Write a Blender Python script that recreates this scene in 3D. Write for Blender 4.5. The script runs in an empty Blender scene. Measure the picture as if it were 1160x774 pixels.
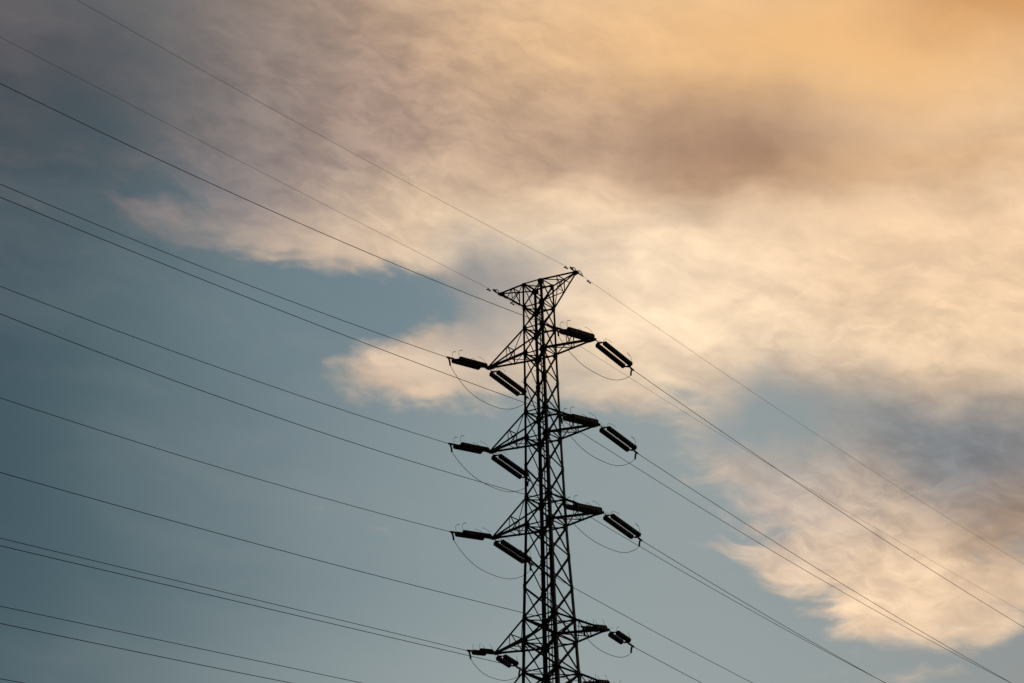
import bpy, bmesh, math
from mathutils import Vector, Matrix

scene = bpy.context.scene
col = scene.collection

# ------------------------------------------------------------------ camera
CAM_H = 1.6
cam_d = bpy.data.cameras.new("camera")
cam = bpy.data.objects.new("camera", cam_d)
col.objects.link(cam)
fw = Vector((0.0, 0.92683261, 0.37547478))
rt = Vector((0.99954812, 0.01128651, -0.02785995))
up = Vector((0.03005931, -0.37530511, 0.92641379))
cam.matrix_world = Matrix(((rt.x, up.x, -fw.x, 0), (rt.y, up.y, -fw.y, 0), (rt.z, up.z, -fw.z, CAM_H), (0, 0, 0, 1)))
cam_d.sensor_width = 36.0
cam_d.lens = 3207.58 / 1160 * 36.0
cam_d.clip_start = 0.1
cam_d.clip_end = 6000
scene.camera = cam

# ------------------------------------------------------------------ colour management
scene.view_settings.view_transform = 'Standard'
scene.view_settings.look = 'None'
scene.view_settings.exposure = 0
scene.view_settings.gamma = 1
scene.view_settings.use_curve_mapping = False

# ------------------------------------------------------------------ sun: low in the haze to the right, veiled by cloud
SUN_EL, SUN_AZ = math.radians(13), math.radians(38)       # azimuth measured from +Y towards +X
sun_d = bpy.data.lights.new("sun", 'SUN')
sun_d.energy = 0.6
sun_d.angle = math.radians(12)
sun_d.color = (1.0, 0.78, 0.55)
sun = bpy.data.objects.new("sun", sun_d)
col.objects.link(sun)
sdir = Vector((math.cos(SUN_EL) * math.sin(SUN_AZ), math.cos(SUN_EL) * math.cos(SUN_AZ), math.sin(SUN_EL)))
sun.rotation_euler = sdir.to_track_quat('Z', 'Y').to_euler()
sun.location = sdir * 300

# ------------------------------------------------------------------ sky
world = bpy.data.worlds.new("World")
scene.world = world
world.use_nodes = True
nt = world.node_tree
nt.nodes.clear()


def lin(h):
    h = h.lstrip('#')
    o = []
    for i in (0, 2, 4):
        c = int(h[i:i + 2], 16) / 255
        o.append(c / 12.92 if c <= 0.04045 else ((c + 0.055) / 1.055) ** 2.4)
    return (*o, 1.0)


def N(t, **kw):
    n = nt.nodes.new(t)
    for k, v in kw.items():
        setattr(n, k, v)
    return n


def put(sock, v):
    if isinstance(v, bpy.types.NodeSocket):
        nt.links.new(v, sock)
    else:
        sock.default_value = v


def M(op, a, b=0.0, clamp=False):
    n = N('ShaderNodeMath', operation=op, use_clamp=clamp)
    put(n.inputs[0], a)
    put(n.inputs[1], b)
    return n.outputs[0]


def add(*xs):
    r = xs[0]
    for x in xs[1:]:
        r = M('ADD', r, x)
    return r


def smooth(x, lo, hi):
    n = N('ShaderNodeMapRange', interpolation_type='SMOOTHSTEP')
    put(n.inputs[0], x)
    n.inputs[1].default_value = lo
    n.inputs[2].default_value = hi
    return n.outputs[0]


def mixc(fac, a, b):
    n = N('ShaderNodeMix', data_type='RGBA')
    put(n.inputs[0], fac)
    put(n.inputs[6], a)
    put(n.inputs[7], b)
    return n.outputs[2]


def vec(op, a, b):
    n = N('ShaderNodeVectorMath', operation=op)
    put(n.inputs[0], a)
    put(n.inputs[1], b)
    return n.outputs[0] if op != 'DOT_PRODUCT' else n.outputs['Value']


def noise(v, scale, detail=6, rough=0.55, dist=0.0, colr=False, off=(0, 0, 0), stretch=(1, 1, 1), rot=0.0):
    mp = N('ShaderNodeMapping', vector_type='TEXTURE')      # streaks run along rot
    put(mp.inputs[0], v)
    mp.inputs[1].default_value = off
    mp.inputs[2].default_value = (0, 0, math.radians(rot))
    mp.inputs[3].default_value = stretch
    n = N('ShaderNodeTexNoise')
    nt.links.new(mp.outputs[0], n.inputs['Vector'])
    n.inputs['Scale'].default_value = scale
    n.inputs['Detail'].default_value = detail
    n.inputs['Roughness'].default_value = rough
    n.inputs['Distortion'].default_value = dist
    return n.outputs['Color'] if colr else n.outputs['Fac']


def lobe(v, c, s, rot=0.0, amp=1.0):
    """soft elliptical lobe at compass direction c (degrees), half sizes s (degrees)"""
    mp = N('ShaderNodeMapping', vector_type='TEXTURE')
    put(mp.inputs[0], v)
    mp.inputs[1].default_value = (c[0], c[1], 0)
    mp.inputs[2].default_value = (0, 0, math.radians(rot))
    mp.inputs[3].default_value = (s[0] * 1.414, s[1] * 1.414, 1)
    d = vec('DOT_PRODUCT', mp.outputs[0], mp.outputs[0])
    g = M('POWER', 1 / math.e, d)
    return g if amp == 1.0 else M('MULTIPLY', g, amp)


tc = N('ShaderNodeTexCoord')
sep = N('ShaderNodeSeparateXYZ')
nrm = N('ShaderNodeVectorMath', operation='NORMALIZE')
nt.links.new(tc.outputs['Generated'], nrm.inputs[0])
nt.links.new(nrm.outputs[0], sep.inputs[0])
AZ = M('MULTIPLY', M('ARCTAN2', sep.outputs[0], sep.outputs[1]), math.degrees(1) * 0.927)
EL = M('MULTIPLY', M('ARCSINE', sep.outputs[2]), math.degrees(1))
cmb = N('ShaderNodeCombineXYZ')
nt.links.new(AZ, cmb.inputs[0])
nt.links.new(EL, cmb.inputs[1])
P0 = cmb.outputs[0]


def warped(v, amt, scale, off):
    n = noise(v, scale, 4, 0.55, colr=True, off=off)
    d = vec('SUBTRACT', n, (0.5, 0.5, 0.5))
    d = vec('MULTIPLY', d, (amt, amt, 0))
    return vec('ADD', v, d)


PW = warped(warped(P0, 1.1, 0.30, (3, 7, 0)), 0.55, 1.2, (11, 2, 5))     # cloud edges billow
PS = warped(P0, 2.0, 0.3, (21, 9, 3))                                    # gentler, for shading

# <sky>
# where the clouds hang, in degrees (compass direction x 0.927, height above the horizon)
CLEAR = [(-75, '#222f37'), (-40, '#2b3b45'), (-19, '#374b56'), (-10.25, '#3e545f'), (-7.99, '#52686f'), (-4.99, '#708288'), (-2.32, '#869599'), (0.71, '#929ea0'), (4.8, '#96a0a1'), (10.21, '#8b8f8f'), (20, '#898a88'), (40, '#8f8a82'), (75, '#6d6e70')]
CLEAR_LOBES = [
    ((-9.79, 27.93), (3.56, 2.67), 0, 0.85, '#474d53'),
    ((-9.98, 15.22), (2.84, 2.13), 0, 0.35, '#425b63'),
    ((0.14, 15.06), (5.33, 1.07), 0, 0.5, '#9ba5a4'),
    ((-2.85, 22.95), (2.67, 1.24), 0, 0.6, '#677d88'),
]
COVER = [
    ((22, 28), (9, 5), 0, 0.9),
    ((4, 37), (11, 4.5), -4, 1.3),
    ((-17, 33), (7, 3.5), -8, 0.6),
    ((4.17, 26.09), (5.33, 3.38), 0, 1.6),
    ((7.52, 22.64), (5.33, 1.33), 0, 0.8),
    ((-1.71, 26.32), (2.84, 1.78), 0, 0.8),
    ((-5.0, 24.46), (2.13, 0.64), -5.7, 0.6),
    ((-6.31, 27.36), (2.13, 1.6), 0, 0.5),
    ((-9.61, 27.94), (2.13, 1.42), 0, 0.42),
    ((-9.87, 25.47), (1.07, 0.89), 0, 0.12),
    ((-6.98, 24.17), (1.6, 0.53), -9.7, 0.25),
    ((-2.76, 22.98), (2.04, 0.71), 0.30000000000000004, -1.1),
    ((-1.97, 21.72), (1.16, 0.46), 0, 0.95),
    ((-0.34, 22.55), (0.89, 0.8), 0, 0.5),
    ((2.64, 21.18), (1.33, 0.6), 0, 0.6),
    ((8.16, 17.8), (2.49, 1.33), -11.7, 1.0),
    ((4.96, 18.74), (1.42, 0.53), -11.7, 0.55),
    ((5.21, 17.3), (1.24, 0.28), -9.7, 0.5),
    ((9.81, 27.89), (3.56, 1.6), 0, 0.9),
    ((7.02, 16.3), (1.78, 0.5), -5.7, 0.6),
    ((8.65, 19.53), (2.84, 0.78), 0, 0.75),
    ((-7.28, 21.85), (1.96, 1.96), 0, -0.5),
    ((2.72, 19.21), (1.24, 1.24), 0, -0.5),
    ((3.28, 16.52), (1.6, 1.07), 0, -0.6),
    ((-1.46, 20.43), (1.78, 0.5), 0, -0.5),
]
CLOUD_BASE = '#dcc3a6'
CLOUD_LOBES = [
    ((-30, 30), (13, 25), 0, 1.0, '#4a4a4f'),
    ((26, 30), (9, 7), 0, 0.8, '#e6bb85'),
    ((6, 38), (12, 4), 0, 0.7, '#c79a68'),
    ((-9.44, 28.12), (3.73, 3.2), 0, 1.0, '#595a5d'),
    ((-10.27, 28.42), (0.8, 0.62), 0, 0.8, '#77696a'),
    ((-6.67, 27.18), (2.13, 2.13), 0, 0.95, '#6f696a'),
    ((-4.65, 27.39), (1.96, 1.78), 0, 0.9, '#887a75'),
    ((-2.25, 26.86), (2.31, 1.42), 0, 0.9, '#a38e83'),
    ((-6.44, 24.53), (2.13, 0.85), 0, 0.9, '#97888a'),
    ((-5.0, 23.93), (1.33, 0.43), -11.7, 0.8, '#cdb3a0'),
    ((-0.28, 24.69), (2.67, 0.64), 4.3, 0.95, '#f3d6b1'),
    ((3.62, 22.92), (3.73, 1.51), 0, 0.95, '#ffe8c6'),
    ((8.46, 23.27), (2.84, 1.24), 0, 0.8, '#f5d3aa'),
    ((6.49, 27.69), (4.98, 1.33), -5.7, 1.0, '#f4c589'),
    ((11.54, 28.73), (2.67, 0.89), 0, 1.0, '#d29c62'),
    ((4.61, 25.8), (2.04, 0.98), -11.7, 0.75, '#ab8d76'),
    ((4.52, 25.8), (1.69, 0.78), -13.7, 0.8, '#9f8069'),
    ((1.22, 25.97), (1.6, 0.6), 10.3, 0.7, '#b3967f'),
    ((9.16, 25.06), (3.02, 0.46), 0, 0.6, '#d6ad80'),
    ((8.98, 21.27), (2.13, 0.89), 0, 0.6, '#f0d3ac'),
    ((-2.32, 21.87), (1.24, 0.53), 0, 0.7, '#e0c9b0'),
    ((-0.52, 22.73), (0.89, 0.8), 0, 0.6, '#b8a9a0'),
    ((4.95, 18.56), (1.6, 1.07), 0, 0.7, '#d2bfaf'),
    ((7.21, 16.64), (2.31, 0.75), 0, 1.0, '#f7dab6'),
    ((9.62, 18.03), (1.33, 0.98), 0, 1.0, '#a48d79'),
    ((8.84, 19.72), (3.02, 0.71), -5.7, 1.0, '#808385'),
    ((8.45, 19.19), (0.89, 0.8), 0, 0.8, '#7e8387'),
    ((-0.68, 23.27), (1.42, 0.43), 0, 0.8, '#b0a095'),
]
THIN = [
    ((-9.2, 26.56), (1.78, 2.31), 0, 0.75),
    ((-7.15, 24.16), (1.96, 0.8), -7.7, 0.5),
    ((4.7, 20.18), (1.42, 0.64), 0, 0.7),
    ((7.32, 20.17), (2.13, 0.53), 0, 0.25),
    ((-0.51, 23.09), (1.07, 0.89), 0, 0.6),
    ((0.67, 20.91), (1.07, 0.44), 0, 0.4),
    ((5.3, 18.71), (1.24, 1.07), 0, 0.3),
    ((-6.85, 26.82), (2.13, 2.13), 0, 0.25),
]
RAGGED = [
    ((6.3, 18.12), (2.84, 1.96), 0, 3.0),
    ((-6.8, 24.52), (3.02, 1.42), 0, 2.0),
    ((-0.36, 21.83), (1.96, 1.07), 0, 1.5),
    ((8.24, 20.8), (2.67, 1.07), 0, 0.8),
]
MOTTLE = [
    ((-1.7, 26.85), (3.38, 1.78), 0, 1.25),
    ((6.3, 18.12), (3.02, 1.96), 0, 1.5),
    ((7.46, 21.93), (3.56, 1.07), 0, 0.5),
    ((-6.83, 25.76), (2.67, 1.78), 0, 0.7),
]
CALM = [
    ((7.57, 27.42), (4.62, 1.96), 0, 0.9),
    ((-9.78, 27.75), (1.78, 2.13), 0, 0.4),
]
# </sky>

# clear air behind the clouds: the Nishita sky, greyed by the evening haze
sky = N('ShaderNodeTexSky', sky_type='NISHITA')
sky.sun_disc = False
sky.sun_elevation = SUN_EL
sky.sun_rotation = SUN_AZ
sky.air_density = 1.0
sky.dust_density = 2.0
nish = N('ShaderNodeVectorMath', operation='SCALE')
nt.links.new(sky.outputs[0], nish.inputs[0])
nish.inputs['Scale'].default_value = 0.05

ramp = N('ShaderNodeValToRGB')
nt.links.new(M('ADD', M('DIVIDE', AZ, 150.0), 0.5), ramp.inputs[0])
cr = ramp.color_ramp
cr.interpolation = 'B_SPLINE'
for i, (u, h) in enumerate(CLEAR):
    e = cr.elements[i] if i < 2 else cr.elements.new(u / 150 + 0.5)
    e.position = u / 150 + 0.5
    e.color = lin(h)
air = ramp.outputs[0]
for c, s, r, a, h in CLEAR_LOBES:
    air = mixc(lobe(P0, c, s, r, a), air, lin(h))
clear = mixc(0.93, nish.outputs[0], air)
# faint high haze in the open blue
hz = noise(PS, 0.35, 6, 0.55, 0.2, off=(2, 31, 7), stretch=(2.2, 0.8, 1), rot=-12)
clear = mixc(M('MULTIPLY', smooth(hz, 0.42, 0.75), 0.10), clear, lin('#aeb0ae'))

# how much cloud there is
cov = 0.0
terms = [lobe(PW, c, s, r, a) for c, s, r, a in COVER]
# the rest of the heaven: broken cloud banks of the same kind
bank = noise(PW, 0.055, 5, 0.5, 0.3, off=(4, 9, 2), stretch=(1.8, 0.8, 1), rot=-8)
rest = M('SUBTRACT', 1.0, smooth(lobe(P0, (0.3, 21.8), (9.2, 6.6)), 0.12, 0.36))
terms.append(M('MULTIPLY', rest, M('MULTIPLY', smooth(bank, 0.42, 0.66), 1.0)))
cov = add(*terms)
fb1 = noise(PW, 0.42, 7, 0.52, 0.2, off=(1.3, 4.1, 0), stretch=(1.5, 0.85, 1), rot=-10)
fb2 = noise(PS, 1.5, 6, 0.52, 0.2, off=(7.7, 2.2, 0), stretch=(1.9, 0.75, 1), rot=-12)
dens = add(cov, M('MULTIPLY', M('SUBTRACT', fb1, 0.5), 1.1), M('MULTIPLY', M('SUBTRACT', fb2, 0.5), 0.75))
fb4 = noise(PS, 1.0, 6, 0.55, 0.2, off=(3, 8, 4), stretch=(2.6, 0.6, 1), rot=-9)
raw = add(*[lobe(P0, c, s, r, a) for c, s, r, a in RAGGED])          # torn into streaks here
dens = add(dens, M('MULTIPLY', raw, M('SUBTRACT', fb4, 0.5)))
opac = smooth(dens, 0.16, 0.88)
thin = add(*[lobe(PS, c, s, r, a) for c, s, r, a in THIN])          # where the cloud is only a veil
opac = M('MULTIPLY', opac, M('SUBTRACT', 1.0, M('MULTIPLY', thin, M('MULTIPLY', fb1, 2.0), True), True))

# what colour the clouds are: lit gold towards the sun, mauve in their own shade
cc = lin(CLOUD_BASE)
fb3 = noise(PS, 0.6, 6, 0.52, 0.3, off=(17, 5, 2), stretch=(1.6, 0.8, 1), rot=-8)
mod = M('ADD', M('MULTIPLY', M('SUBTRACT', fb3, 0.5), 1.2), 1.0)
for c, s, r, a, h in CLOUD_LOBES:
    w = lobe(PS, c, s, r, a)
    cc = mixc(w if a == 1.0 else M('MULTIPLY', w, mod, True), cc, lin(h))
# finer relief of lit tops and shaded folds
fold = noise(PW, 0.95, 5, 0.5, 0.3, off=(5, 13, 1), stretch=(1.6, 0.8, 1), rot=-10)
relief = add(M('MULTIPLY', M('SUBTRACT', fold, 0.5), 0.9), M('MULTIPLY', M('SUBTRACT', fb2, 0.5), 0.7))
calm = add(*[lobe(P0, c, s, r, a) for c, s, r, a in CALM])
mott = noise(PW, 2.6, 5, 0.55, 0.4, off=(9, 3, 6), stretch=(1.7, 0.75, 1), rot=-14)
where = add(*[lobe(P0, c, s, r, a) for c, s, r, a in MOTTLE])
relief = M('ADD', relief, M('MULTIPLY', where, M('SUBTRACT', mott, 0.5)))
relief = M('MULTIPLY', relief, M('SUBTRACT', 1.0, calm, True))
shade = smooth(relief, -0.42, 0.42)
dark = vec('MULTIPLY', cc, (0.76, 0.75, 0.765))
lite = vec('MULTIPLY', cc, (1.16, 1.15, 1.12))
cc = mixc(shade, dark, lite)
cc = vec('MULTIPLY', cc, (1.055, 1.035, 1.055))          # a touch of rose in the evening light
allsky = mixc(opac, clear, cc)

# away from the sunset the evening sky is much darker
away = smooth(M('ADD', M('MULTIPLY', sep.outputs[1], 0.93), M('MULTIPLY', sep.outputs[0], 0.36)), -0.5, 0.75)
dim = M('ADD', M('MULTIPLY', away, 0.92), 0.08)
fin = N('ShaderNodeVectorMath', operation='SCALE')
nt.links.new(allsky, fin.inputs[0])
nt.links.new(dim, fin.inputs['Scale'])
bg = N('ShaderNodeBackground')
nt.links.new(fin.outputs[0], bg.inputs[0])
bg.inputs[1].default_value = 1.0
out = N('ShaderNodeOutputWorld')
nt.links.new(bg.outputs[0], out.inputs[0])


# ------------------------------------------------------------------ materials
def material(name, c1, c2, scale, rough, metal=0.0, bump=0.0, rough2=None):
    m = bpy.data.materials.new(name)
    m.use_nodes = True
    t = m.node_tree
    b = t.nodes['Principled BSDF']
    tc = t.nodes.new('ShaderNodeTexCoord')
    n = t.nodes.new('ShaderNodeTexNoise')
    n.inputs['Scale'].default_value = scale
    n.inputs['Detail'].default_value = 6
    t.links.new(tc.outputs['Object'], n.inputs['Vector'])
    r = t.nodes.new('ShaderNodeValToRGB')
    r.color_ramp.elements[0].position = 0.35
    r.color_ramp.elements[1].position = 0.65
    r.color_ramp.elements[0].color = (*c1, 1)
    r.color_ramp.elements[1].color = (*c2, 1)
    t.links.new(n.outputs[0], r.inputs[0])
    t.links.new(r.outputs[0], b.inputs['Base Color'])
    b.inputs['Metallic'].default_value = metal
    b.inputs['Roughness'].default_value = rough
    b.inputs['Specular IOR Level'].default_value = 0.2
    if bump:
        bp = t.nodes.new('ShaderNodeBump')
        bp.inputs['Strength'].default_value = bump
        t.links.new(n.outputs[0], bp.inputs['Height'])
        t.links.new(bp.outputs[0], b.inputs['Normal'])
    return m


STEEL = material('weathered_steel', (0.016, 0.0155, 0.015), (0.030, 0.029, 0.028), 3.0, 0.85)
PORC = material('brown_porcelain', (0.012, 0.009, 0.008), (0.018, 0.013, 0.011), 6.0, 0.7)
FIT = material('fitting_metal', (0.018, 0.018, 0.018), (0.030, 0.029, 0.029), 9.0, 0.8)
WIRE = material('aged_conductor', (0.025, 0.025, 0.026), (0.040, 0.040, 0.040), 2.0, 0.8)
CONC = material('concrete', (0.22, 0.21, 0.20), (0.32, 0.31, 0.29), 2.0, 0.9, bump=0.2)
GRASS = material('grass_field', (0.030, 0.045, 0.018), (0.060, 0.070, 0.030), 0.15, 0.95, bump=0.4)


# ------------------------------------------------------------------ mesh helpers
def mesh_obj(name, bm, mat, parent=None, loc=None):
    me = bpy.data.meshes.new(name)
    bm.normal_update()
    bm.to_mesh(me)
    bm.free()
    me.materials.append(mat)
    o = bpy.data.objects.new(name, me)
    col.objects.link(o)
    if parent is not None:
        o.parent = parent
    if loc is not None:
        o.location = loc
    return o


def empty(name, loc=(0, 0, 0)):
    o = bpy.data.objects.new(name, None)
    o.location = loc
    o.empty_display_size = 0.3
    col.objects.link(o)
    return o


def tag(o, label, cat, group=None, kind=None):
    if label:
        o['label'] = label
    if cat:
        o['category'] = cat
    if group:
        o['group'] = group
    if kind:
        o['kind'] = kind
    return o


def prism(bm, pts0, pts1):
    """skin two equal polygons"""
    n = len(pts0)
    a = [bm.verts.new(p) for p in pts0]
    b = [bm.verts.new(p) for p in pts1]
    for i in range(n):
        j = (i + 1) % n
        bm.faces.new((a[i], a[j], b[j], b[i]))
    bm.faces.new(a[::-1])
    bm.faces.new(b)


def angle(bm, p, q, b, u, v, b2=None):
    """steel L angle from p to q; its heel lies on p-q, flanges run along +u and +v"""
    p, q = Vector(p), Vector(q)
    b2 = b2 or b
    ax = (q - p).normalized()
    u = (u - ax * u.dot(ax)).normalized()
    v = v - ax * v.dot(ax)
    v = (v - u * v.dot(u)).normalized()

    def sec(c, w):
        t = max(0.007, w * 0.13)
        return [c, c + u * w, c + u * w + v * t, c + u * t + v * t, c + u * t + v * w, c + v * w]
    s0, s1 = sec(p, b), sec(q, b2)
    if (u.cross(v)).dot(ax) < 0:
        s0, s1 = s0[::-1], s1[::-1]
    prism(bm, s0, s1)


def brace(bm, p, q, b, n, inset=0.0):
    """L angle lying in a face whose outward normal is n"""
    p, q = Vector(p), Vector(q)
    ax = (q - p).normalized()
    n = (n - ax * n.dot(ax)).normalized()
    s = ax.cross(n)
    o = -s * (b * 0.5) - n * inset
    angle(bm, p + o, q + o, b, s, -n)


def box(bm, c, x, y, z, sx, sy, sz):
    c = Vector(c)
    x, y, z = Vector(x).normalized(), Vector(y).normalized(), Vector(z).normalized()
    f0 = [c + x * sx * i + y * sy * j - z * sz for i, j in ((-1, -1), (1, -1), (1, 1), (-1, 1))]
    f1 = [w + z * sz * 2 for w in f0]
    prism(bm, f0, f1)


def tube(bm, pts, r, seg=8, r_end=None):
    pts = [Vector(p) for p in pts]
    rings = []
    prev = None
    for i, p in enumerate(pts):
        t = (pts[min(i + 1, len(pts) - 1)] - pts[max(i - 1, 0)]).normalized()
        if prev is None:
            s = t.cross(Vector((0, 0, 1)))
            if s.length < 1e-3:
                s = t.cross(Vector((1, 0, 0)))
            s.normalize()
        else:
            s = (prev - t * prev.dot(t)).normalized()
        prev = s
        w = s.cross(t)
        rr = r if r_end is None else r + (r_end - r) * i / (len(pts) - 1)
        rings.append([bm.verts.new(p + (s * math.cos(k * 2 * math.pi / seg) + w * math.sin(k * 2 * math.pi / seg)) * rr)
                      for k in range(seg)])
    for a, b in zip(rings, rings[1:]):
        for k in range(seg):
            f = bm.faces.new((a[k], a[(k + 1) % seg], b[(k + 1) % seg], b[k]))
            f.smooth = True
    bm.faces.new(rings[0][::-1])
    bm.faces.new(rings[-1])


def lathe_x(bm, prof, seg, y=0.0, z=0.0):
    """prof: (x, r) pairs spun about the x axis"""
    rings = []
    for x, r in prof:
        rings.append([bm.verts.new((x, y + r * math.cos(k * 2 * math.pi / seg), z + r * math.sin(k * 2 * math.pi / seg)))
                      for k in range(seg)])
    for a, b in zip(rings, rings[1:]):
        for k in range(seg):
            f = bm.faces.new((a[k], b[k], b[(k + 1) % seg], a[(k + 1) % seg]))
            f.smooth = True
    bm.faces.new(rings[0])
    bm.faces.new(rings[-1][::-1])


# ------------------------------------------------------------------ ground
bm = bmesh.new()
R0, n_r, n_a = 4000.0, 28, 64
rings = []
for i in range(1, n_r + 1):
    r = R0 * (i / n_r) ** 2.6
    rings.append([bm.verts.new((r * math.cos(2 * math.pi * k / n_a), r * math.sin(2 * math.pi * k / n_a),
                                0.0 if r < 260 else 3.0 * math.sin(r * 0.004) * math.sin(5 * 2 * math.pi * k / n_a) * min(1, (r - 260) / 600)))
                  for k in range(n_a)])
c0 = bm.verts.new((0, 0, 0))
for k in range(n_a):
    bm.faces.new((c0, rings[0][k], rings[0][(k + 1) % n_a]))
for a, b in zip(rings, rings[1:]):
    for k in range(n_a):
        bm.faces.new((a[k], b[k], b[(k + 1) % n_a], a[(k + 1) % n_a]))
g = mesh_obj('ground', bm, GRASS)
tag(g, 'dark grassy field at the foot of the tower', 'ground', kind='structure')

# ------------------------------------------------------------------ the tower
PHI = 0.58094057
A = Vector((math.cos(PHI), -math.sin(PHI), 0))     # along the cross arms
T = Vector((math.sin(PHI), math.cos(PHI), 0))      # along the line
BASE = Vector((1.2712691, 119.5529229, 0))
UPZ = Vector((0, 0, 1))

# level name, height above the camera, half width
LV = [('top', 51.21, 0.520), ('r1', 50.05, 0.534), ('a1u', 49.00, 0.546), ('a1l', 47.76, 0.555), ('m1', 46.41, 0.570),
      ('a2u', 44.93, 0.592), ('a2l', 43.67, 0.608), ('m2', 42.27, 0.635), ('a3u', 40.83, 0.664), ('a3l', 39.56, 0.688),
      ('m3', 38.17, 0.733), ('m4', 36.70, 0.795), ('a4u', 35.27, 0.846), ('a4l', 34.22, 0.874), ('a5u', 32.84, 0.918),
      ('a5l', 31.79, 0.952), ('a6u', 30.41, 1.000), ('a6l', 29.36, 1.036),
      ('b1', 26.8, 1.13), ('b2', 23.6, 1.25), ('b3', 19.6, 1.40), ('b4', 14.4, 1.60), ('b5', 7.6, 1.86), ('foot', -1.3, 2.20)]
HZ = {n: h + CAM_H for n, h, w in LV}
HW = {n: w for n, h, w in LV}


def node(lv, sa, st):
    return BASE + A * (sa * HW[lv]) + T * (st * HW[lv]) + UPZ * HZ[lv]


tower = empty('transmission_tower', BASE)
tag(tower, 'tall dark steel lattice pylon with stacked pairs of cross arms', 'pylon')
TI = -BASE     # parts are modelled in world coordinates and then shifted to the tower's base


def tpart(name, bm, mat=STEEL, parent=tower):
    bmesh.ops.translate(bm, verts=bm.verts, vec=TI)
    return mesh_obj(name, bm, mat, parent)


corners = [(-1, -1), (1, -1), (1, 1), (-1, 1)]
# legs: one long tapering angle each, heel outward
for sa, st in corners:
    bm = bmesh.new()
    for (l0, h0, w0), (l1, h1, w1) in zip(LV, LV[1:]):
        k0 = 0.094 + (51.21 - h0) * 0.0034
        angle(bm, node(l0, sa, st), node(l1, sa, st), k0, A * -sa, T * -st)
    tpart('leg', bm)

# X bracing, one part per panel of each face
faces = [((-1, -1), (1, -1), -T), ((1, -1), (1, 1), A), ((1, 1), (-1, 1), T), ((-1, 1), (-1, -1), -A)]
for i, ((l0, h0, w0), (l1, h1, w1)) in enumerate(zip(LV, LV[1:])):
    b = 0.056 + (51.21 - h0) * 0.0013
    for c0, c1, n in faces:
        bm = bmesh.new()
        brace(bm, node(l0, *c0), node(l1, *c1), b * 1.12, n, -0.004)
        brace(bm, node(l0, *c1), node(l1, *c0), b * 0.78, n, 0.018)
        if h0 < 27:       # redundant members low down
            m0, m1 = (node(l0, *c0) + node(l1, *c0)) / 2, (node(l0, *c1) + node(l1, *c1)) / 2
            brace(bm, m0, m1, b * 0.8, n, 0.09)
        tpart('cross_brace', bm)

# horizontal frames with plan bracing
for l in ('top', 'r1', 'a1u', 'a1l', 'a2u', 'a2l', 'a3u', 'a3l', 'a4u', 'a4l', 'a5u', 'a5l', 'a6u', 'a6l', 'b1', 'b3'):
    bm = bmesh.new()
    for c0, c1, n in faces:
        brace(bm, node(l, *c0), node(l, *c1), 0.062, n, 0.036)
    d = UPZ * -0.05
    brace(bm, node(l, -1, -1) + d, node(l, 1, 1) + d, 0.042, UPZ)
    d = UPZ * -0.11
    brace(bm, node(l, -1, 1) + d, node(l, 1, -1) + d, 0.042, UPZ)
    tpart('horizontal_frame', bm)

# gusset plates where the bracing meets the legs
for l, h, w in LV[:20]:
    big = l.endswith('l')
    mid = l.startswith('m')
    for sa, st in corners:
        bm = bmesh.new()
        p = node(l, sa, st) - UPZ * (0.09 if l == 'top' else 0)
        hw, hh = (0.12, 0.13) if big else ((0.07, 0.13) if mid else (0.10, 0.11))
        hw += (51.21 - h) * 0.001
        # chamfered plates just outside each leg flange
        for d, o in ((A * -sa, T * st), (T * -st, A * sa)):
            c = p + d * hw + o * 0.010
            prof = [(-hw, -hh), (hw * 0.5, -hh), (hw, -hh * 0.35), (hw, hh * 0.35), (hw * 0.5, hh), (-hw, hh)]
            f0 = [c + d * x + UPZ * z - o * 0.004 for x, z in prof]
            f1 = [q + o * 0.008 for q in f0]
            if d.cross(UPZ).dot(o) < 0:
                f0, f1 = f0[::-1], f1[::-1]
            prism(bm, f0, f1)
        tpart('gusset_plate', bm)

# ladder inside the back face
bm = bmesh.new()


def ladder_pt(h, off):
    for (l0, h0, w0), (l1, h1, w1) in zip(LV, LV[1:]):
        if h0 + CAM_H >= h >= h1 + CAM_H:
            f = (h0 + CAM_H - h) / (h0 - h1)
            w = w0 + (w1 - w0) * f
            return BASE + A * (0.44 - w) + T * (w - 0.18 + off) + UPZ * h


zs = [HZ['r1'] - k * 0.9 for k in range(55) if HZ['r1'] - k * 0.9 > 2.5]
for off in (-0.13, 0.13):
    tube(bm, [ladder_pt(h, off) for h in zs], 0.026, 6)
z = zs[0] - 0.2
while z > zs[-1]:
    tube(bm, [ladder_pt(z, -0.13), ladder_pt(z, 0.13)], 0.016, 6)
    z -= 0.4
z = zs[0] - 0.5
while z > zs[-1]:
    for off in (-0.13, 0.13):
        q = ladder_pt(z, off)
        tube(bm, [q, q - A * 0.40], 0.012, 6)
    z -= 2.4
tpart('ladder', bm)

# footings
for sa, st in corners:
    p = node('foot', sa, st)
    bm = bmesh.new()
    f0 = [Vector((p.x, p.y, -0.3)) + A * i * 0.55 + T * j * 0.55 for i, j in corners]
    f1 = [Vector((p.x, p.y, 0.45)) + A * i * 0.38 + T * j * 0.38 for i, j in corners]
    prism(bm, f0, f1)
    tpart('footing', bm, CONC)


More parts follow.
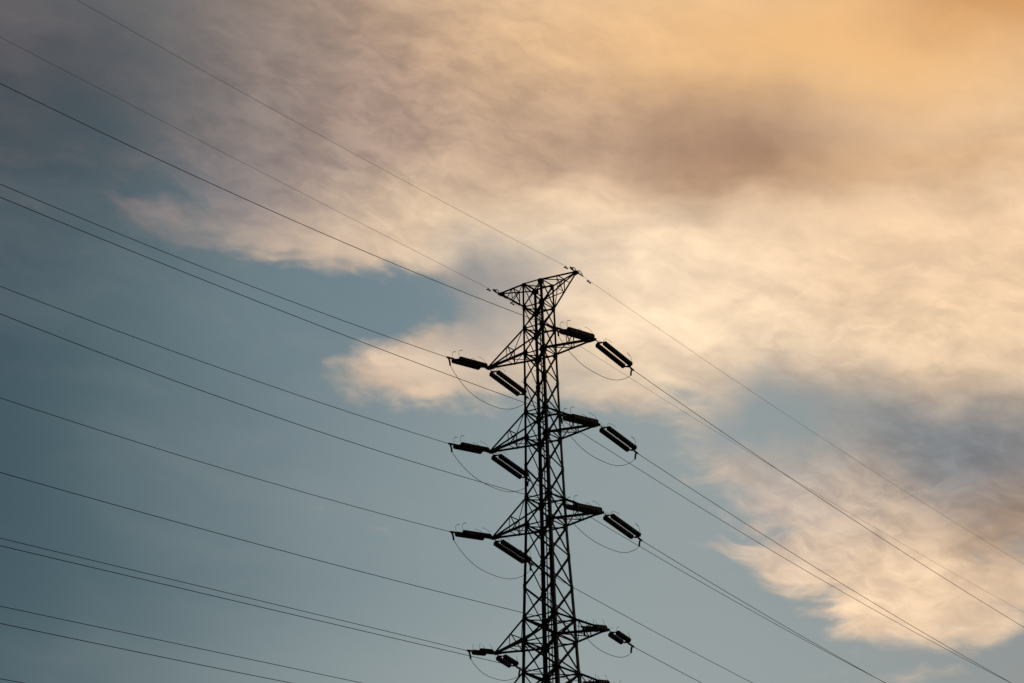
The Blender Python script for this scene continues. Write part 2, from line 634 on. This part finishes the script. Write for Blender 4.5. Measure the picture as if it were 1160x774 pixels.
# cross arms -------------------------------------------------------
def cross_arm(low, high, sa, half, dz, peak=False):
    """lattice arm on side sa; tip at the lower level (at the upper one for the earth wire peak)"""
    ref = high if peak else low
    tip = BASE + A * (sa * half) + UPZ * (HZ[ref] + dz)
    out_n = A * sa
    fr = 0.47
    ch = {}
    tipw = 0.055
    for lv in (low, high):
        for st in (-1, 1):
            p = node(lv, sa, st)
            vz = 0.05 * (1 if lv == high else -1)
            q = tip + T * st * tipw + UPZ * vz - out_n * 0.05
            ch[(lv, st)] = (p, q)
    bm = bmesh.new()
    f = {k: p.lerp(q, fr) for k, (p, q) in ch.items()}
    g2 = {k: p.lerp(q, 0.72) for k, (p, q) in ch.items()}
    th = 0.036
    # the ring frame half way out, and its diagonals
    ring = [(low, -1), (low, 1), (high, 1), (high, -1)]
    for i in range(4):
        brace(bm, f[ring[i]], f[ring[(i + 1) % 4]], th, out_n, 0.0)
    brace(bm, f[(low, -1)], f[(high, 1)], th * 0.9, out_n, 0.02)
    brace(bm, f[(low, 1)], f[(high, -1)], th * 0.9, out_n, 0.05)
    # plan bracing top and bottom, root to ring
    brace(bm, ch[(high, -1)][0], f[(high, 1)], th, UPZ, 0.02)
    brace(bm, ch[(low, -1)][0], f[(low, 1)], th, -UPZ, 0.02)
    brace(bm, ch[(low, 1)][0], f[(low, -1)], th, -UPZ, 0.055)
    if peak:
        for st in (-1, 1):
            brace(bm, f[(high, st)], g2[(low, st)], th * 0.85, T * st, 0.02)
    arm = tpart('earth_wire_peak' if peak else 'cross_arm', bm)
    for (lv, st), (p, q) in ch.items():
        b = bmesh.new()
        bw = 0.098 if lv == low else 0.088
        if peak:
            bw = 0.086 if (lv == high and st == -1) or (lv == low and st == sa) else 0.048
        elif lv == high and st == 1:
            bw = 0.056
        angle(b, p, q, bw, T * -st, UPZ * (1 if lv == low else -1))
        tpart('chord', b, STEEL, arm)
    b = bmesh.new()
    # tip: two cheek plates, a cap and the hanger plate below
    for st in (-1, 1):
        prof = [(-0.34, 0.085), (0.05, 0.055), (0.09, 0.0), (0.05, -0.075), (-0.34, -0.085)] if not peak else \
               [(-0.17, 0.05), (0.05, 0.045), (0.08, 0.0), (0.04, -0.07), (-0.13, -0.12)]
        f0 = [tip + out_n * x + UPZ * zz + T * (st * 0.075 - 0.006) for x, zz in prof]
        f1 = [v + T * 0.012 for v in f0]
        if sa < 0:
            f0, f1 = f0[::-1], f1[::-1]
        prism(b, f0[::-1], f1[::-1])
    box(b, tip - out_n * 0.03, out_n, T, UPZ, 0.055, 0.068, 0.05)
    tpart('tip_plate', b, STEEL, arm)
    return tip


TIPS = {}
for sa in (-1, 1):
    TIPS[(0, sa)] = cross_arm('r1', 'top', sa, 2.115, 0.072, True)
ARM_HALF = {1: 2.902, 2: 2.918, 3: 2.9215, 4: 2.9426, 5: 2.945, 6: 2.95}
for i in range(1, 7):
    for sa in (-1, 1):
        TIPS[(i, sa)] = cross_arm('a%dl' % i, 'a%du' % i, sa, ARM_HALF[i], 0.035)

# ------------------------------------------------------------------ insulator strings
DISC = [(0.000, 0.020), (0.004, 0.050), (0.040, 0.056), (0.048, 0.072), (0.058, 0.106), (0.070, 0.121), (0.104, 0.121),
        (0.110, 0.112), (0.098, 0.098), (0.116, 0.088), (0.100, 0.070), (0.118, 0.052), (0.108, 0.022), (0.146, 0.018)]
ROW = 0.193


def string_proto(n, length, d0):
    """tension string in its own frame: x runs from the arm to the line, y along the arm, z up"""
    root = empty('insulator_string')
    d1 = d0 + n * 0.146
    for s in (-1, 1):
        bm = bmesh.new()
        for k in range(n):
            lathe_x(bm, [(d0 + k * 0.146 + x, r) for x, r in DISC], 16, y=s * ROW)
        mesh_obj('disc_stack', bm, PORC, root)
    # arm end: shackle, link and triangular yoke
    bm = bmesh.new()
    tube(bm, [(0.0, -0.03, 0), (0.07, -0.03, 0), (0.10, 0, 0), (0.07, 0.03, 0), (0.0, 0.03, 0)], 0.014, 6)
    tube(bm, [(0.06, 0, 0), (d0 - 0.14, 0, 0)], 0.018, 8)
    prof = [(d0 - 0.17, -0.03), (d0 - 0.17, 0.03), (d0 - 0.05, ROW + 0.03), (d0 - 0.015, ROW + 0.03), (d0 - 0.015, -ROW - 0.03), (d0 - 0.05, -ROW - 0.03)]
    prism(bm, [Vector((x, y, -0.012)) for x, y in prof][::-1], [Vector((x, y, 0.012)) for x, y in prof][::-1])
    for s in (-1, 1):
        tube(bm, [(d0 - 0.05, s * ROW, 0), (d0 + 0.012, s * ROW, 0)], 0.022, 8)
    mesh_obj('arm_yoke', bm, FIT, root)
    bm = bmesh.new()
    prof = [(d1 + 0.015, -ROW - 0.03), (d1 + 0.015, ROW + 0.03), (d1 + 0.05, ROW + 0.03), (d1 + 0.19, 0.04), (d1 + 0.19, -0.04), (d1 + 0.05, -ROW - 0.03)]
    prism(bm, [Vector((x, y, -0.012)) for x, y in prof], [Vector((x, y, 0.012)) for x, y in prof])
    for s in (-1, 1):
        tube(bm, [(d1 - 0.02, s * ROW, 0), (d1 + 0.05, s * ROW, 0)], 0.022, 8)
    mesh_obj('line_yoke', bm, FIT, root)
    # compression dead end with its jumper flag
    bm = bmesh.new()
    tube(bm, [(d1 + 0.17, 0, 0), (d1 + 0.30, 0, 0)], 0.022, 8)
    tube(bm, [(d1 + 0.26, 0, 0), (length - 0.10, 0, 0)], 0.046, 10)
    tube(bm, [(length - 0.10, 0, 0), (length, 0, 0)], 0.046, 10, 0.020)
    j = length - 0.24
    tube(bm, [(j + 0.06, 0, -0.01), (j, 0, -0.10), (j - 0.03, 0, -0.22), (j - 0.03, 0, -0.36)], 0.042, 8)
    mesh_obj('dead_end_clamp', bm, FIT, root)
    # arcing horns: tall hooked pair at the line end, low swept pair at the arm end
    big = n > 10
    for s in (-1, 1):
        bm = bmesh.new()
        y = s * ROW * 0.9
        if big:
            tube(bm, [(d1 + 0.05, y, 0.0), (d1 + 0.05, y, 0.24), (d1 + 0.03, y, 0.33), (d1 - 0.05, y, 0.40), (d1 - 0.10, y, 0.425)], 0.008, 6)
            tube(bm, [(d1 - 0.09, y, 0.42), (d1 - 0.34, y, 0.46)], 0.016, 6, 0.011)
        else:
            tube(bm, [(d1 + 0.05, y, 0.0), (d1 + 0.03, y, 0.24), (d1 - 0.06, y, 0.36)], 0.008, 6)
        mesh_obj('arcing_horn', bm, FIT, root)
        bm = bmesh.new()
        if big:
            tube(bm, [(d0 - 0.05, y, 0.0), (d0 + 0.02, y, 0.20), (d0 + 0.12, y, 0.27), (d0 + 0.52, y, 0.36), (d0 + 0.62, y, 0.35), (d0 + 0.66, y, 0.31)], 0.0075, 6)
        else:
            tube(bm, [(d0 - 0.05, y, 0.0), (d0 + 0.02, y, 0.22), (d0 + 0.16, y, 0.36)], 0.0075, 6)
        mesh_obj('arcing_horn', bm, FIT, root)
    return root


def copy_tree(o, parent=None):
    c = o.copy()
    col.objects.link(c)
    if parent is not None:
        c.parent = parent
    for ch in [x for x in bpy.data.objects if x.parent == o]:
        copy_tree(ch, c)
    return c


NEAR_AZ, FAR_AZ = 0.0628, -0.0052
S_NEAR, S_FAR = -0.1854, -0.1350
ndir = (-T * math.cos(NEAR_AZ) + A * math.sin(NEAR_AZ))
fdir = (T * math.cos(FAR_AZ) + A * math.sin(FAR_AZ))
LEN = {('n', 1): 3.72, ('f', 1): 3.45, ('n', 0): 2.44, ('f', 0): 2.27}
PROTO_ARGS = {('n', 1): (16, LEN[('n', 1)], 0.46), ('f', 1): (16, LEN[('f', 1)], 0.52),
              ('n', 0): (7, LEN[('n', 0)], 0.50), ('f', 0): (7, LEN[('f', 0)], 0.50)}
protos = {}
ORD = {1: 'topmost', 2: 'second', 3: 'third', 4: 'fourth', 5: 'fifth', 6: 'sixth'}
SIDE = {-1: 'left', 1: 'right'}
ENDS = {}
for i in range(1, 7):
    for sa in (-1, 1):
        for w in ('n', 'f'):
            big = 1 if i <= 3 else 0
            d = ndir if w == 'n' else fdir
            sl = S_NEAR if w == 'n' else S_FAR
            sl += 0.006 * math.sin(i * 2.3 + sa * 1.1 + (0 if w == 'n' else 2.0))
            tip = TIPS[(i, sa)]
            x = (d + UPZ * sl).normalized()
            y = UPZ.cross(x).normalized()
            z = x.cross(y)
            L = LEN[(w, big)]
            ENDS[(i, sa, w)] = (tip + x * L, tip + x * (L - 0.27) - z * 0.36)
            if i == 6:
                continue            # below the frame: no strings shown there
            key = (w, big)
            if key not in protos:
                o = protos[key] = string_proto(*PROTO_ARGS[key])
            else:
                o = copy_tree(protos[key])
            o.matrix_world = Matrix(((x.x, y.x, z.x, tip.x), (x.y, y.y, z.y, tip.y), (x.z, y.z, z.z, tip.z), (0, 0, 0, 1)))
            size = 'long' if big else 'short'
            way = 'pointing left' if w == 'n' else 'slanting down right'
            tag(o, '%s black twin insulator %s from the %s tip of the %s cross arm' % (size, way, SIDE[sa], ORD[i]),
                'insulator', 'twin insulator strings on the cross arm tips')

# ------------------------------------------------------------------ wires
NSL = {(0, 1): (-.0927, .411), (0, -1): (-.0766, .088), (1, 1): (-.148, .971), (1, -1): (-.1429, .877), (2, 1): (-.1273, .467),
       (2, -1): (-.1347, .858), (3, 1): (-.1495, 1.124), (3, -1): (-.1338, .796), (4, 1): (-.1218, .361), (4, -1): (-.1045, 0.0),
       (5, 1): (-.1082, .039), (5, -1): (-.1025, 0.0), (6, 1): (-.1176, .259), (6, -1): (-.1093, .119)}
FSL = {(0, 1): (-.0637, .563), (0, -1): (-.0573, .484), (1, 1): (-.083, .605), (1, -1): (-.0832, .72), (2, 1): (-.082, .659),
       (2, -1): (-.0811, .703), (3, 1): (-.081, .728), (3, -1): (-.0748, .692), (4, 1): (-.0697, .70), (4, -1): (-.0697, .70),
       (5, 1): (-.0697, .70), (5, -1): (-.0697, .70)}
NWAZ, FWAZ = 0.06807, -0.00553
nw = (-T * math.cos(NWAZ) + A * math.sin(NWAZ))
fwd = (T * math.cos(FWAZ) + A * math.sin(FWAZ))


def span(start, d, sl, c, length, n):
    return [start + d * s + UPZ * (sl * s + c * s * s / 1000) for s in [length * (k / n) ** 1.3 for k in range(n + 1)]]


def local_mesh(name, bm, mat, loc, parent=None):
    bmesh.ops.translate(bm, verts=bm.verts, vec=-Vector(loc))
    return mesh_obj(name, bm, mat, parent, None if parent is not None else loc)


R_COND, R_GW, R_JUMP = 0.0128, 0.0060, 0.0115
for w in ('n', 'f'):
    for (i, sa), (sl, c) in (NSL if w == 'n' else FSL).items():
        d = nw if w == 'n' else fwd
        if i == 0:
            start = TIPS[(0, sa)] + d * 0.05
        else:
            start = ENDS[(i, sa, w)][0]
        length = 105 if w == 'n' else 190
        pts = span(start, d, sl, c, length, 60)
        if i == 6:
            pts = [TIPS[(i, sa)]] + pts      # made off straight at the arm, below the frame
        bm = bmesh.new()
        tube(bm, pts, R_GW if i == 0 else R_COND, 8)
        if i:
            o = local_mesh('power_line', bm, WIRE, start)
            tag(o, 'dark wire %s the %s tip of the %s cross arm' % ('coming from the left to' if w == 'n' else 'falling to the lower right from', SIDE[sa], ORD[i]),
                'power line', 'conductor wires strung from the pylon')
        else:
            o = local_mesh('ground_wire', bm, WIRE, start)
            tag(o, 'hair-thin wire running %s from the %s peak of the pylon top' % ('up to the upper left' if w == 'n' else 'down to the lower right', SIDE[sa]),
                'earth wire', 'earth wires on the pylon peaks')
            # dead end clamp with its bonding loop, then the vibration damper
            b = bmesh.new()
            P = lambda s: start + d * s + UPZ * (sl * s)
            tube(b, [P(-0.05), P(0.12)], 0.020, 8)
            tube(b, [P(0.10), P(0.50)], 0.034, 8, 0.024)
            tube(b, [P(0.46), P(0.40) + UPZ * 0.10, P(0.22) + UPZ * 0.16, P(0.08) + UPZ * 0.12, P(0.0) + UPZ * 0.03], 0.020, 6)
            if w == 'n':
                box(b, P(0.42) + UPZ * 0.05, d, d.cross(UPZ), UPZ, 0.13, 0.02, 0.045)
            bmesh.ops.translate(b, verts=b.verts, vec=-start)
            mesh_obj('dead_end_clamp', b, FIT, o)
            b = bmesh.new()
            q = 0.98
            tube(b, [P(q) + UPZ * 0.02, P(q) - UPZ * 0.07], 0.018, 6)
            tube(b, [P(q - 0.17) - UPZ * 0.085, P(q) - UPZ * 0.07, P(q + 0.17) - UPZ * 0.085], 0.007, 6)
            for e in (-1, 1):
                tube(b, [P(q + e * 0.05) - UPZ * 0.075, P(q + e * 0.14) - UPZ * 0.082], 0.036, 8)
            bmesh.ops.translate(b, verts=b.verts, vec=-start)
            mesh_obj('vibration_damper', b, FIT, o)

# jumpers: slack loops under the arms from clamp to clamp
for i in range(1, 6):
    for sa in (-1, 1):
        p, q = ENDS[(i, sa, 'n')][1], ENDS[(i, sa, 'f')][1]
        sag = 0.86 if i <= 3 else 0.47
        sag *= 1 + 0.05 * math.sin(i * 3.1 + sa * 0.8)
        lean = 0.08 * math.sin(i * 1.7 + sa * 2.4)
        pts = []
        n = 40
        for k in range(n + 1):
            t = k / n
            uu = 0.5 - 0.5 * math.cos(math.pi * t)
            pts.append(p.lerp(q, uu) - UPZ * sag * (1 - abs(2 * uu - 1) ** 2.5) + A * (sa * 0.06 + lean) * math.sin(math.pi * uu))
        bm = bmesh.new()
        tube(bm, pts, R_JUMP, 8)
        o = local_mesh('jumper_wire', bm, WIRE, p)
        tag(o, 'slack wire loop hanging under the %s tip of the %s cross arm' % (SIDE[sa], ORD[i]), 'jumper wire', 'jumper loops under the cross arms')
bpy.context.view_layer.update()
